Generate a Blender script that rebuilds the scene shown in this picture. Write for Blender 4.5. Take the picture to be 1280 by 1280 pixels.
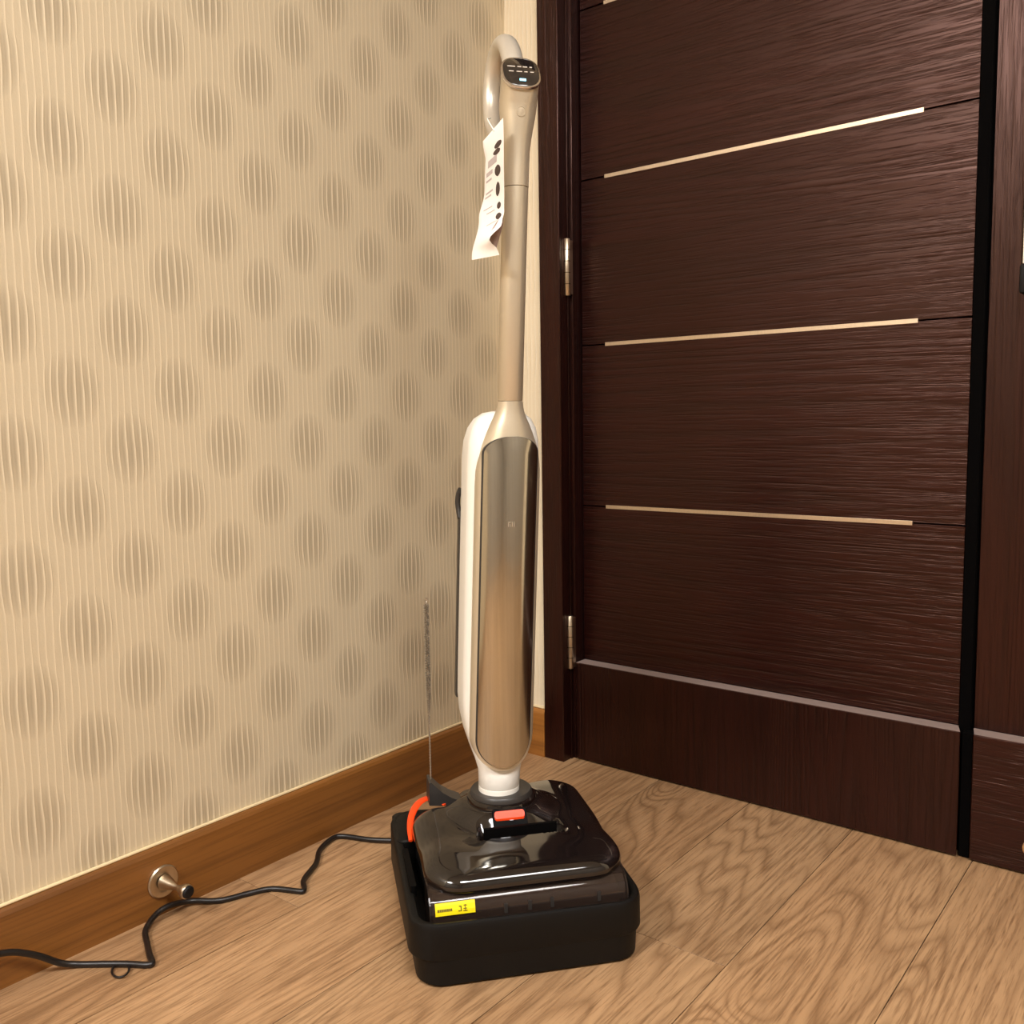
import bpy, bmesh, math, random
from mathutils import Vector, Matrix

for o in list(bpy.data.objects):
    bpy.data.objects.remove(o)
scene = bpy.context.scene
COL = scene.collection
random.seed(7)

# ------------------------------------------------------------------ camera
CAM = Vector((1.1805, -1.5032, 0.6875))
FWD = Vector((-0.6185, 0.7798, -0.0974)).normalized()
UPV = Vector((-0.0489, 0.0854, 0.9951))
RGT = FWD.cross(UPV).normalized()
UPV = RGT.cross(FWD).normalized()
cd = bpy.data.cameras.new('camera')
cam = bpy.data.objects.new('camera', cd)
COL.objects.link(cam)
cd.sensor_fit = 'HORIZONTAL'
cd.sensor_width = 36.0
cd.lens = 36.0 * 1148.55 / 1280.0
cd.clip_start = 0.02
M = Matrix((RGT, UPV, -FWD)).transposed().to_4x4()
M.translation = CAM
cam.matrix_world = M
scene.camera = cam

# ------------------------------------------------------------------ world, light, exposure
w = bpy.data.worlds.new('world')
scene.world = w
w.use_nodes = True
w.node_tree.nodes['Background'].inputs['Color'].default_value = (1.0, 0.98, 0.96, 1)
w.node_tree.nodes['Background'].inputs['Strength'].default_value = 0.15
vs = scene.view_settings
vs.view_transform = 'Standard'
vs.look = 'None'
vs.gamma = 1.0
vs.use_curve_mapping = False
vs.exposure = 0.4
LIGHT_COL = (1.0, 0.99, 0.985)
LAMPS = [((0.5, -3.05, 2.43), 56.0, 0.34), ((2.1, -1.3, 2.43), 13.0, 0.34), ((1.65, -1.75, 2.43), 28.0, 0.34)]

# ------------------------------------------------------------------ helpers
def link(name, me, mat=None, parent=None):
    o = bpy.data.objects.new(name, me)
    COL.objects.link(o)
    if mat is not None and me is not None and not me.materials:
        me.materials.append(mat)
    if parent is not None:
        o.parent = parent
    return o

def mesh(name, verts, faces, smooth=False):
    me = bpy.data.meshes.new(name)
    me.from_pydata([tuple(v) for v in verts], [], faces)
    bm = bmesh.new(); bm.from_mesh(me)
    bmesh.ops.recalc_face_normals(bm, faces=bm.faces)
    bm.to_mesh(me); bm.free()
    if smooth:
        for p in me.polygons: p.use_smooth = True
    me.update()
    return me

def sharp(me, ang=35):
    me.set_sharp_from_angle(angle=math.radians(ang))
    return me

def obj(name, verts, faces, mat, parent=None, smooth=False, ang=None):
    me = mesh(name, verts, faces, smooth)
    if ang: sharp(me, ang)
    return link(name, me, mat, parent)

def box_mesh(name, x0, x1, y0, y1, z0, z1, bev=0.0, seg=2):
    bm = bmesh.new()
    bmesh.ops.create_cube(bm, size=1)
    for v in bm.verts:
        v.co = Vector((x0 + (v.co.x + .5) * (x1 - x0), y0 + (v.co.y + .5) * (y1 - y0), z0 + (v.co.z + .5) * (z1 - z0)))
    if bev > 0:
        bmesh.ops.bevel(bm, geom=list(bm.edges), offset=bev, segments=seg, affect='EDGES', profile=.5)
    me = bpy.data.meshes.new(name)
    bm.to_mesh(me); bm.free()
    if bev > 0:
        for p in me.polygons: p.use_smooth = True
        sharp(me, 40)
    return me

def box(name, x0, x1, y0, y1, z0, z1, mat, parent=None, bev=0.0, seg=2):
    return link(name, box_mesh(name, x0, x1, y0, y1, z0, z1, bev, seg), mat, parent)

def loft(rings, cap0=True, cap1=True):
    n = len(rings[0]); V = []; Fc = []
    for r in rings: V += [tuple(p) for p in r]
    for k in range(len(rings) - 1):
        for i in range(n):
            j = (i + 1) % n
            Fc.append((k*n+i, k*n+j, (k+1)*n+j, (k+1)*n+i))
    if cap0: Fc.append(tuple(range(n-1, -1, -1)))
    if cap1: Fc.append(tuple((len(rings)-1)*n + i for i in range(n)))
    return V, Fc

def tube_rings(path, rad, n=12, flat=None):
    """sweep a circle (or ellipse) along a path with parallel-transported frames"""
    P = [Vector(p) for p in path]
    rings = []
    t = (P[1] - P[0]).normalized()
    ref = Vector((0, 0, 1)) if abs(t.z) < .9 else Vector((1, 0, 0))
    if flat is not None: ref = Vector(flat)
    nrm = (ref - t * ref.dot(t)).normalized()
    for i, p in enumerate(P):
        if i == 0: t = (P[1] - P[0]).normalized()
        elif i == len(P)-1: t = (P[-1] - P[-2]).normalized()
        else: t = (P[i+1] - P[i-1]).normalized()
        nrm = (nrm - t * nrm.dot(t)).normalized()
        b = t.cross(nrm)
        r = rad[i] if isinstance(rad, (list, tuple)) else rad
        ra, rb = r if isinstance(r, (list, tuple)) else (r, r)
        rings.append([p + nrm*math.cos(2*math.pi*k/n)*ra + b*math.sin(2*math.pi*k/n)*rb for k in range(n)])
    return rings

def catmull(pts, per=8):
    P = [Vector(p) for p in pts]
    P = [P[0]*2-P[1]] + P + [P[-1]*2-P[-2]]
    out = []
    for i in range(1, len(P)-2):
        for k in range(per):
            t = k/per
            a, b, c, d = P[i-1], P[i], P[i+1], P[i+2]
            out.append(.5*((2*b) + (c-a)*t + (2*a-5*b+4*c-d)*t*t + (3*b-a-3*c+d)*t*t*t))
    out.append(P[-2])
    return out

def tube(name, path, rad, mat, parent=None, n=12, flat=None, caps=True):
    V, Fc = loft(tube_rings(path, rad, n, flat), caps, caps)
    return obj(name, V, Fc, mat, parent, True, 50)

def rrect(u0, u1, f0, f1, r, n=8):
    """rounded rectangle outline, counter-clockwise, in (x, y)"""
    pts = []
    for cx, cy, a0 in ((u1-r, f1-r, 0), (u0+r, f1-r, 90), (u0+r, f0+r, 180), (u1-r, f0+r, 270)):
        for k in range(n+1):
            a = math.radians(a0 + 90*k/n)
            pts.append((cx + r*math.cos(a), cy + r*math.sin(a)))
    return pts

def rsdf(x, y, u0, u1, f0, f1, r):
    cx, cy = (u0+u1)/2, (f0+f1)/2
    qx, qy = abs(x-cx) - (u1-u0)/2 + r, abs(y-cy) - (f1-f0)/2 + r
    return math.hypot(max(qx, 0), max(qy, 0)) + min(max(qx, qy), 0) - r

def sm(a, b, x):
    t = max(0, min(1, (x-a)/(b-a))); return t*t*(3-2*t)

def lathe(name, prof, axis_o, axis_d, mat, parent=None, n=32, ang=40):
    """prof: list of (dist along axis, radius)"""
    o = Vector(axis_o); d = Vector(axis_d).normalized()
    ref = Vector((0, 0, 1)) if abs(d.z) < .9 else Vector((1, 0, 0))
    a = (ref - d*ref.dot(d)).normalized(); b = d.cross(a)
    rings = [[o + d*s + (a*math.cos(2*math.pi*k/n) + b*math.sin(2*math.pi*k/n))*r for k in range(n)] for s, r in prof]
    V, Fc = loft(rings)
    return obj(name, V, Fc, mat, parent, True, ang)

def thing(name, label, cat, loc=(0, 0, 0), rotz=0, group=None, kind=None):
    o = bpy.data.objects.new(name, None)
    COL.objects.link(o)
    o.location = loc; o.rotation_euler = (0, 0, rotz)
    o.empty_display_size = .05
    return tag(o, label, cat, group, kind)

def tag(o, label, cat=None, group=None, kind=None):
    o['label'] = label
    if cat: o['category'] = cat
    if group: o['group'] = group
    if kind: o['kind'] = kind
    return o

# ------------------------------------------------------------------ materials
def s2l(c):
    return tuple(((x/255)/12.92 if x/255 <= .04045 else ((x/255+.055)/1.055)**2.4) for x in c) + (1,)

class NT:
    def __init__(s, name):
        s.m = bpy.data.materials.new(name); s.m.use_nodes = True
        s.t = s.m.node_tree; s.p = s.t.nodes['Principled BSDF']
        s.out = s.t.nodes['Material Output']
    def n(s, t, **kw):
        x = s.t.nodes.new(t)
        for k, v in kw.items(): setattr(x, k, v)
        return x
    def l(s, a, b): s.t.links.new(a, b)
    def math(s, op, a, b=None, c=None, clamp=False):
        x = s.n('ShaderNodeMath', operation=op); x.use_clamp = clamp
        for i, v in enumerate((a, b, c)):
            if v is None: continue
            if isinstance(v, (int, float)): x.inputs[i].default_value = v
            else: s.l(v, x.inputs[i])
        return x.outputs[0]
    def mix(s, fac, a, b):
        x = s.n('ShaderNodeMix', data_type='RGBA')
        for i, v in ((0, fac), (6, a), (7, b)):
            if isinstance(v, (int, float, tuple)): x.inputs[i].default_value = v
            else: s.l(v, x.inputs[i])
        return x.outputs[2]
    def noise(s, vec, scale, detail=2, rough=.5, dist=0.0):
        x = s.n('ShaderNodeTexNoise'); x.inputs['Scale'].default_value = scale
        x.inputs['Detail'].default_value = detail; x.inputs['Roughness'].default_value = rough
        x.inputs['Distortion'].default_value = dist
        if vec is not None: s.l(vec, x.inputs['Vector'])
        return x.outputs['Fac']
    def mapping(s, vec, scale=(1, 1, 1), loc=(0, 0, 0)):
        x = s.n('ShaderNodeMapping'); x.inputs['Scale'].default_value = scale; x.inputs['Location'].default_value = loc
        s.l(vec, x.inputs['Vector']); return x.outputs[0]
    def ramp(s, fac, stops):
        x = s.n('ShaderNodeValToRGB'); e = x.color_ramp.elements
        while len(e) < len(stops): e.new(.5)
        for k, (p, c) in enumerate(stops): e[k].position = p; e[k].color = c
        s.l(fac, x.inputs[0]); return x.outputs[0]
    def bump(s, h, strength=.5, dist=.01, normal=None):
        x = s.n('ShaderNodeBump'); x.inputs['Strength'].default_value = strength; x.inputs['Distance'].default_value = dist
        s.l(h, x.inputs['Height'])
        if normal is not None: s.l(normal, x.inputs['Normal'])
        return x.outputs[0]
    def set(s, **kw):
        for k, v in kw.items():
            k = k.replace('_', ' ')
            if isinstance(v, (int, float, tuple)): s.p.inputs[k].default_value = v
            else: s.l(v, s.p.inputs[k])
        return s

def plain(name, rgb, rough=.5, metal=0.0, spec=.5, coat=0.0, noise_amt=.06, noise_scale=60.0, bump=0.0, bscale=400.0):
    s = NT(name)
    tc = s.n('ShaderNodeTexCoord').outputs['Object']
    nz = s.noise(tc, noise_scale, 3)
    base = s2l(rgb)
    dk = tuple(c*(1-noise_amt*2) for c in base[:3]) + (1,)
    s.set(Base_Color=s.mix(nz, dk, base), Roughness=rough, Metallic=metal, Specular_IOR_Level=spec, Coat_Weight=coat)
    s.p.inputs['Coat Roughness'].default_value = .05
    if bump:
        s.set(Normal=s.bump(s.noise(tc, bscale, 2), bump, .001))
    return s.m

def wallpaper(name, axis, patterned=True):
    s = NT(name)
    geo = s.n('ShaderNodeNewGeometry').outputs['Position']
    sx = s.n('ShaderNodeSeparateXYZ'); s.l(geo, sx.inputs[0])
    y = sx.outputs[axis]; z = sx.outputs[2]
    PC, PZ = .0755, .157           # column spacing and vertical repeat of the oval motif
    PS = PC/8                      # rib spacing
    def cell(oy, oz):
        a = s.math('ADD', y, 100*PC*2 + .316 + oy)
        a = s.math('FRACT', s.math('DIVIDE', a, 2*PC))
        a = s.math('MULTIPLY', s.math('SUBTRACT', a, .5), 2*PC)
        b = s.math('ADD', z, PZ*10 - .737 + oz)
        b = s.math('FRACT', s.math('DIVIDE', b, PZ))
        b = s.math('MULTIPLY', s.math('SUBTRACT', b, .5), PZ)
        ra = s.math('DIVIDE', a, .041); rb = s.math('DIVIDE', b, .050)
        r2 = s.math('ADD', s.math('MULTIPLY', ra, ra), s.math('MULTIPLY', rb, rb))
        g = s.math('SUBTRACT', 1.0, r2, clamp=True)
        return a, s.math('SMOOTH_MIN', g, 1.0, .0)
    a1, g1 = cell(PC, PZ/2)
    a2, g2 = cell(0, 0)
    disp = s.math('ADD', s.math('MULTIPLY', a1, g1), s.math('MULTIPLY', a2, g2))
    mask = s.math('MAXIMUM', g1, g2)
    wob = s.math('MULTIPLY', s.math('SUBTRACT', s.noise(s.mapping(geo, (9, 9, 3)), 3, 2), .5), .006)
    yy = s.math('ADD', s.math('SUBTRACT', y, s.math('MULTIPLY', disp, .14)), wob)
    ph = s.math('FRACT', s.math('ADD', s.math('DIVIDE', yy, PS), 1000.0))
    tri = s.math('ABSOLUTE', s.math('SUBTRACT', s.math('MULTIPLY', ph, 2), 1))        # 1 on the rib line, 0 between
    rib = s.math('POWER', tri, 4.0)
    fine = s.noise(s.mapping(geo, (320, 320, 420)), 1, 2)
    weave = s.noise(s.mapping(geo, (900, 900, 300)), 1, 1)
    k_ = 0 if patterned else 28
    c0 = s2l((216+k_, 200+k_, 169+k_)); c1 = s2l((204+k_, 188+k_, 157+k_)); crib = s2l((240, 222, 190)) if patterned else s2l((250, 240, 216)); cspot = s2l((172, 157, 131))
    big = s.noise(s.mapping(geo, (2.5, 2.5, 2.5)), 1, 2)
    base = s.mix(big, c1, c0)
    base = s.mix(s.math('MULTIPLY', rib, .6), base, crib)
    if patterned:
        pit = s.math('POWER', s.math('SUBTRACT', 1.0, tri), 1.0)
        amt = s.math('MULTIPLY', s.math('MULTIPLY', s.math('POWER', mask, .9), pit), .92, clamp=True)
        base = s.mix(amt, base, cspot)
    base = s.mix(s.math('MULTIPLY', fine, .14), base, s2l((190, 168, 132)))
    h = s.math('MULTIPLY', rib, s.math('ADD', .35, s.math('MULTIPLY', mask, 1.6)))
    h = s.math('ADD', h, s.math('MULTIPLY', fine, .14))
    h = s.math('ADD', h, s.math('MULTIPLY', weave, .10))
    s.set(Base_Color=base, Roughness=.62, Specular_IOR_Level=.35, Normal=s.bump(h, .40, .0018))
    return s.m

def wood(name, cols, along, ring=9.0, stretch=.10, scale=5.0, pore=.35, rough=.45, bump=.15, knots=0.0, coat=0.0, spec=.5, tone=.25, pore_scale=260.0, pore_stretch=.035, bdist=.001, coatr=.1, stint=(1, 1, 1, 1), linew=.62):
    """contour lines of a stretched noise field make the cathedral figure; cols = dark, mid, light"""
    s = NT(name)
    tc = s.n('ShaderNodeTexCoord').outputs['Object']
    oi = s.n('ShaderNodeObjectInfo').outputs['Random']
    off = s.n('ShaderNodeCombineXYZ')
    for i, k in enumerate((37.0, 91.0, 53.0)): s.l(s.math('MULTIPLY', oi, k), off.inputs[i])
    v = s.n('ShaderNodeVectorMath', operation='ADD'); s.l(tc, v.inputs[0]); s.l(off.outputs[0], v.inputs[1])
    v = v.outputs[0]
    sc = [1.0, 1.0, 1.0]; sc[along] = stretch
    vm = s.mapping(v, tuple(sc))
    n0 = s.noise(vm, scale, 2, .45, .3)
    if knots > 0:
        kc = [1.0, 1.0, 1.0]; kc[along] = .45
        kv = s.mapping(v, tuple(kc))
        vo = s.n('ShaderNodeTexVoronoi'); vo.inputs['Scale'].default_value = 3.6; s.l(kv, vo.inputs['Vector'])
        d = vo.outputs['Distance']
        kk = s.math('POWER', 2.718, s.math('MULTIPLY', s.math('MULTIPLY', d, d), -60.0))
        n0 = s.math('ADD', n0, s.math('MULTIPLY', kk, knots))
        core = s.math('POWER', 2.718, s.math('MULTIPLY', s.math('MULTIPLY', d, d), -900.0))
    fr = s.math('FRACT', s.math('MULTIPLY', n0, ring))
    line = s.math('MULTIPLY', s.math('POWER', s.math('SUBTRACT', 1.0, s.math('ABSOLUTE', s.math('SUBTRACT', s.math('MULTIPLY', fr, 2), 1))), 2.2), s.math('MULTIPLY', s.math('SUBTRACT', s.noise(s.mapping(v, tuple(sc)), scale*4, 2), .12), 2.2, clamp=True))
    pc = [1.0, 1.0, 1.0]; pc[along] = pore_stretch
    pores = s.noise(s.mapping(v, tuple(pc)), pore_scale, 3, .6)
    pr = s.math('MULTIPLY', s.math('SUBTRACT', pores, .47), 4.0, clamp=True)
    pc2 = [1.0, 1.0, 1.0]; pc2[along] = .12
    streak = s.noise(s.mapping(v, tuple(pc2)), 28.0, 3, .55)
    big = s.noise(s.mapping(v, tuple(pc2)), 7.0, 2, .5)
    dark, mid, light = (s2l(c) for c in cols)
    base = s.mix(s.math('MULTIPLY', s.math('SUBTRACT', big, .25), 1.6, clamp=True), mid, light)
    base = s.mix(s.math('MULTIPLY', s.math('SUBTRACT', streak, .45), 1.8*tone*2, clamp=True), base, dark)
    base = s.mix(s.math('MULTIPLY', line, linew), base, dark)
    base = s.mix(s.math('MULTIPLY', pr, pore), base, dark)
    if knots > 0:
        base = s.mix(s.math('MULTIPLY', core, .75), base, tuple(c*.45 for c in dark[:3]) + (1,))
    # a slightly different tone for each board
    tn = s.math('ADD', .90, s.math('MULTIPLY', s.math('FRACT', s.math('MULTIPLY', oi, 17.31)), .2))
    hs = s.n('ShaderNodeHueSaturation'); s.l(base, hs.inputs['Color']); s.l(tn, hs.inputs['Value'])
    h = s.math('SUBTRACT', 1.0, s.math('ADD', s.math('MULTIPLY', line, .6), s.math('MULTIPLY', pr, .7)))
    s.set(Base_Color=hs.outputs[0], Roughness=rough, Coat_Weight=coat, Specular_IOR_Level=spec, Normal=s.bump(h, bump, bdist))
    s.p.inputs['Coat Roughness'].default_value = coatr
    s.p.inputs['Specular Tint'].default_value = stint
    return s.m

def brushed(name, rgb, rough=.35, aniso=0.0):
    s = NT(name)
    tc = s.n('ShaderNodeTexCoord').outputs['Object']
    nz = s.noise(s.mapping(tc, (300, 300, 6)), 1, 2)
    b = s2l(rgb); d = tuple(c*.82 for c in b[:3]) + (1,)
    s.set(Base_Color=s.mix(nz, d, b), Metallic=1.0, Roughness=rough)
    return s.m

MT = {}
MT['paper_l'] = wallpaper('ribbed_wallpaper', 1)
MT['paper_r'] = wallpaper('ribbed_wallpaper_plain', 0, False)
MT['floor'] = wood('oak_laminate', ((108, 76, 48), (168, 130, 92), (194, 157, 116)), 1, ring=30.0, stretch=.13, scale=5.0, linew=.6, pore=.75, rough=.42, bump=.12, knots=.30, tone=.32, pore_scale=330.0, pore_stretch=.05)
MT['seam'] = plain('floor_seam', (70, 46, 28), .8)
MT['base'] = wood('oak_baseboard', ((86, 50, 18), (130, 82, 34), (150, 98, 44)), 1, ring=6.0, stretch=.05, scale=7.0, pore=.5, rough=.38, bump=.08, tone=.3, pore_stretch=.02)
MT['base_x'] = wood('oak_baseboard_short', ((104, 62, 22), (156, 100, 42), (176, 118, 56)), 0, ring=6.0, stretch=.05, scale=7.0, pore=.5, rough=.38, bump=.08, tone=.3, pore_stretch=.02)
DK = ((6, 2, 1), (24, 5, 4), (36, 8, 6))
MT['door_h'] = wood('dark_oak_horizontal', DK, 0, ring=34.0, stretch=.06, scale=4.2, pore=.7, rough=.31, bump=.6, spec=.56, stint=(1, .58, .48, 1), tone=.25, pore_scale=240.0, pore_stretch=.03, bdist=.0012)
MT['door_v'] = wood('dark_oak_vertical', ((6, 2, 2), (24, 7, 5), (36, 10, 7)), 2, ring=26.0, stretch=.06, scale=6.0, pore=.7, rough=.33, bump=.5, spec=.56, stint=(1, .58, .48, 1), tone=.25, pore_scale=240.0, pore_stretch=.03, bdist=.001)
MT['gap_dark'] = plain('core_and_gap_shade', (4, 3, 3), .9, 0, .05)  # near-black of the door cores, also shade painted into the door gap
MT['ledge'] = plain('dusty_ledge_edge', (150, 130, 122), .55, noise_amt=.12, noise_scale=90)
MT['inlay'] = brushed('champagne_inlay', (235, 215, 190), .38)
MT['steel'] = brushed('satin_nickel', (206, 190, 166), .3)
MT['chrome'] = plain('chrome', (236, 233, 230), .2, 1.0, noise_amt=.02)
MT['champ'] = plain('champagne_paint', (212, 198, 172), .36, .55, noise_amt=.03, noise_scale=900)
MT['champ_l'] = plain('pale_champagne_handle', (222, 214, 198), .34, .5, noise_amt=.03, noise_scale=900)
MT['tank'] = None
s = NT('smoked_mirror_panel')
tc = s.n('ShaderNodeTexCoord').outputs['Object']
nz = s.noise(s.mapping(tc, (420, 420, 2)), 1, 3)
s.set(Base_Color=s.mix(nz, s2l((174, 171, 160)), s2l((204, 200, 188))), Metallic=1.0, Roughness=.16, Coat_Weight=.6)
MT['tank'] = s.m
MT['white'] = plain('cream_white_plastic', (250, 247, 238), .32, 0, .5, .2, noise_amt=.015)
MT['black'] = plain('matte_black_plastic', (14, 12, 10), .5, 0, .22, noise_amt=.08, bump=.25, bscale=1500)
MT['blackr'] = plain('black_rubber', (16, 14, 14), .6, 0, .3)
MT['gloss'] = plain('smoked_gloss_plastic', (20, 15, 14), .06, 0, .6, .5, noise_amt=.04)
MT['pit'] = plain('plastic_and_shade_black', (5, 4, 4), .6, 0, .1)  # black plastic slots, also the painted shade of the tray cavity
MT['orange'] = plain('orange_plastic', (255, 74, 18), .4)
MT['yellow'] = plain('yellow_sticker', (250, 226, 12), .5, noise_amt=.01)
MT['ink'] = plain('sticker_ink', (96, 84, 14), .6)
MT['paper'] = plain('white_leaflet_paper', (246, 238, 230), .7, noise_amt=.02)
MT['print_d'] = plain('leaflet_dark_print', (84, 66, 58), .7, noise_amt=.25, noise_scale=300)
MT['print_l'] = plain('leaflet_grey_print', (196, 182, 178), .7, noise_amt=.1, noise_scale=300)
MT['paper_shade'] = plain('leaflet_shaded_paper', (168, 140, 126), .7, noise_amt=.2, noise_scale=200)  # leaflet paper in shade, the shade put into its colour
MT['cable'] = plain('black_cable_sheath', (20, 15, 14), .38, 0, .5)
MT['grey'] = plain('dark_grey_plastic', (52, 48, 45), .4)
MT['wire'] = plain('twisted_wire', (190, 180, 165), .35, .9)
MT['bristle'] = plain('grey_bristle', (112, 100, 84), .7)
MT['glass'] = plain('screen_glass', (34, 30, 28), .08, 0, .6, .6, noise_amt=.02)
MT['scrtxt'] = plain('screen_print', (205, 195, 180), .5)
MT['mark'] = plain('faint_panel_mark', (206, 194, 174), .4, .7)
MT['tan'] = plain('tan_rubber', (206, 160, 108), .5)
MT['ceil'] = plain('ceiling_paint', (240, 239, 236), .8, noise_amt=.01)
MT['cream'] = plain('cream_room_paint', (150, 142, 130), .7, noise_amt=.02)
MT['caulk'] = plain('cream_caulk', (236, 214, 168), .6)
MT['roller'] = plain('brown_roller_fabric', (92, 70, 58), .9, noise_amt=.3, noise_scale=300, bump=.6, bscale=500)

def clear_plastic(name, tint, fac):
    s = NT(name)
    tr = s.n('ShaderNodeBsdfTransparent'); tr.inputs[0].default_value = tint
    s.set(Base_Color=s2l((60, 48, 42)), Roughness=.05, Specular_IOR_Level=.7, Coat_Weight=.8)
    nz = s.noise(s.n('ShaderNodeTexCoord').outputs['Object'], 40, 2)
    mx = s.n('ShaderNodeMixShader')
    s.l(s.math('ADD', fac-.04, s.math('MULTIPLY', nz, .08)), mx.inputs[0])
    s.l(tr.outputs[0], mx.inputs[1]); s.l(s.p.outputs[0], mx.inputs[2])
    s.l(mx.outputs[0], s.out.inputs[0])
    return s.m
MT['clear'] = clear_plastic('smoked_clear_plastic', (.78, .72, .68, 1), .42)

def emit(name, col, st):
    s = NT(name); s.set(Base_Color=col, Emission_Color=col, Emission_Strength=st)
    return s.m
MT['led'] = emit('screen_led', (.25, .75, 1.0, 1), 1.6)
MT['lampglow'] = emit('ceiling_lamp_diffuser', LIGHT_COL + (1,), 6.0)

# ------------------------------------------------------------------ room shell
RX, RY, RZ = 3.2, -3.9, 2.5       # room extents
YW = -.0165                       # face of the wall beside the door
wl = box('wall_left', -.12, 0, RY, .12, 0, RZ, MT['paper_l'])
tag(wl, 'beige ribbed wallpaper wall with staggered grey oval pattern', 'wall', kind='structure')
wr = thing('wall_right', 'plain pale wallpaper wall beside and around the dark door', 'wall', (0, 0, 0), kind='structure')
box('wall_strip', 0, .0885, YW, .12, 0, RZ, MT['paper_r'], wr)
box('wall_header', .0885, 1.72, YW, .12, 2.2, RZ, MT['paper_r'], wr)
box('wall_side', 1.72, RX, YW, .12, 0, RZ, MT['paper_r'], wr)
o = box('wall_back', -.12, RX+.12, RY-.12, RY, 0, RZ, MT['cream']); tag(o, 'cream painted wall behind the camera', 'wall', kind='structure')
o = box('wall_far', RX, RX+.12, RY, .12, 0, RZ, MT['cream']); tag(o, 'cream painted wall opposite the wallpapered wall', 'wall', kind='structure')
o = box('ceiling', -.12, RX+.12, RY-.12, .12, RZ, RZ+.1, MT['ceil']); tag(o, 'off-white flat ceiling of the room', 'ceiling', kind='structure')

# floor: subfloor with one board per plank
fl = thing('floor', 'oak laminate plank floor running parallel to the wallpapered wall', 'floor', (0, 0, 0), kind='structure')
box('underlay', -.02, RX+.02, RY-.02, .12, -.05, -.0022, MT['seam'], fl)
PW = .1831
LEN = 1.25
shared = {}
col0 = .1533 - PW          # left edge of the first full-width plank column
ends = {0: -.715, 1: -1.19, 2: -1.15, 3: -.4805, 4: -1.05, 5: -.80}
k = 0
for ci in range(-1, 18):
    x0 = col0 + ci*PW; x1 = x0 + PW
    # columns are numbered so that the seams fall at .153, .336, .519, .702, .885
    e = ends.get(ci, -((ci*.47) % 1.25)) if ci >= 0 else -.3
    ys = []
    y = e
    while y < .1: y += LEN
    while y > RY - LEN:
        ys.append(y); y -= LEN
    for ytop in ys:
        a, b = max(ytop - LEN, RY), min(ytop, .10)
        if b - a < .02 or x1 <= 0 or x0 >= RX: continue
        xx0, xx1 = max(x0, 0.0), min(x1, RX)
        key = (round(xx1-xx0, 4), round(b-a, 4))
        if key not in shared:
            g = .0006
            shared[key] = box_mesh('plank', -(xx1-xx0)/2+g, (xx1-xx0)/2-g, -(b-a)/2+g, (b-a)/2-g, -.002, 0, .0002, 1)
            shared[key].materials.append(MT['floor'])
        p = link('plank', shared[key], None, fl)
        p.location = ((xx0+xx1)/2, (a+b)/2, 0)

# baseboards
bl = thing('baseboard_left', 'long brown oak baseboard along the wallpapered wall', 'baseboard', (0, 0, 0), kind='structure')
def board_profile(z1, t):
    return [(0, 0), (t, 0), (t, z1-.008), (t-.002, z1-.003), (t-.005, z1), (0, z1)]
pf = board_profile(.0985, .014)
V, Fc = loft([[(x, y, z) for x, z in pf] for y in (RY, YW-.0001)])
obj('board', V, Fc, MT['base'], bl)
box('caulk_line', 0, .006, RY, YW, .0985, .1015, MT['caulk'], bl, .001, 1)
br = thing('baseboard_right', 'short brown oak baseboard between corner and door casing', 'baseboard', (0, 0, 0), kind='structure')
V, Fc = loft([[(x, YW-t, z) for t, z in pf] for x in (.0142, .0883)])
obj('board', V, Fc, MT['base_x'], br)
box('caulk_line', .0142, .0883, YW-.006, YW, .0985, .1015, MT['caulk'], br, .001, 1)

# door casing and jambs
tr = thing('trim_1', 'dark brown wooden door casing beside the pale corner wall', 'door frame', (.11, 0, 0), kind='structure')
def tb(name, x0, x1, y0, y1, z0, z1, mat, bev=.0015): return box(name, x0-.11, x1-.11, y0, y1, z0, z1, mat, tr, bev, 1)
tb('casing_post', .0885, .1365, -.030, .10, 0, 2.2, MT['door_v'])
tb('jamb_strip', .1366, .1440, .004, .10, 0, 2.12, MT['door_v'], .001)
tb('jamb_bead', .1366, .1385, -.004, .004, 0, 2.12, MT['door_v'], .0005)
tb('head_casing', .1366, 1.72, -.030, .10, 2.125, 2.2, MT['door_v'])
tb('casing_post', 1.66, 1.72, -.030, .10, 0, 2.125, MT['door_v'])

# left door leaf
YP = .032
ZL = .2017
d1 = thing('door_1', 'dark brown wooden door leaf with pale horizontal inlay strips', 'door', (.15, .05, 0), kind='structure')
def db(root, name, x0, x1, y0, y1, z0, z1, mat, bev=.0008):
    L = root.location
    me = box_mesh(name, 0, 1, 0, 1, 0, 1)
    me = box_mesh(name, x0-(x0+x1)/2, (x1-x0)/2, y0-(y0+y1)/2, (y1-y0)/2, z0-(z0+z1)/2, (z1-z0)/2, bev, 1)
    o = link(name, me, mat, root)
    o.location = ((x0+x1)/2-L.x, (y0+y1)/2-L.y, (z0+z1)/2)
    return o
db(d1, 'door_core', .148, .8675, .056, .075, .004, 2.118, MT['gap_dark'])
ZJ = [ZL+.0002, .518, .8357, 1.1527, 1.4692, 1.786, 2.118]
for a, b in zip(ZJ[:-1], ZJ[1:]):
    db(d1, 'panel', .1462, .854, YP, .056, a+.0009, b-.0009, MT['door_h'])
for zj in ZJ[1:-1]:
    db(d1, 'inlay_strip', .2005, .7765, YP-.0009, YP+.006, zj-.0036, zj+.0036, MT['inlay'], .0003)
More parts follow.
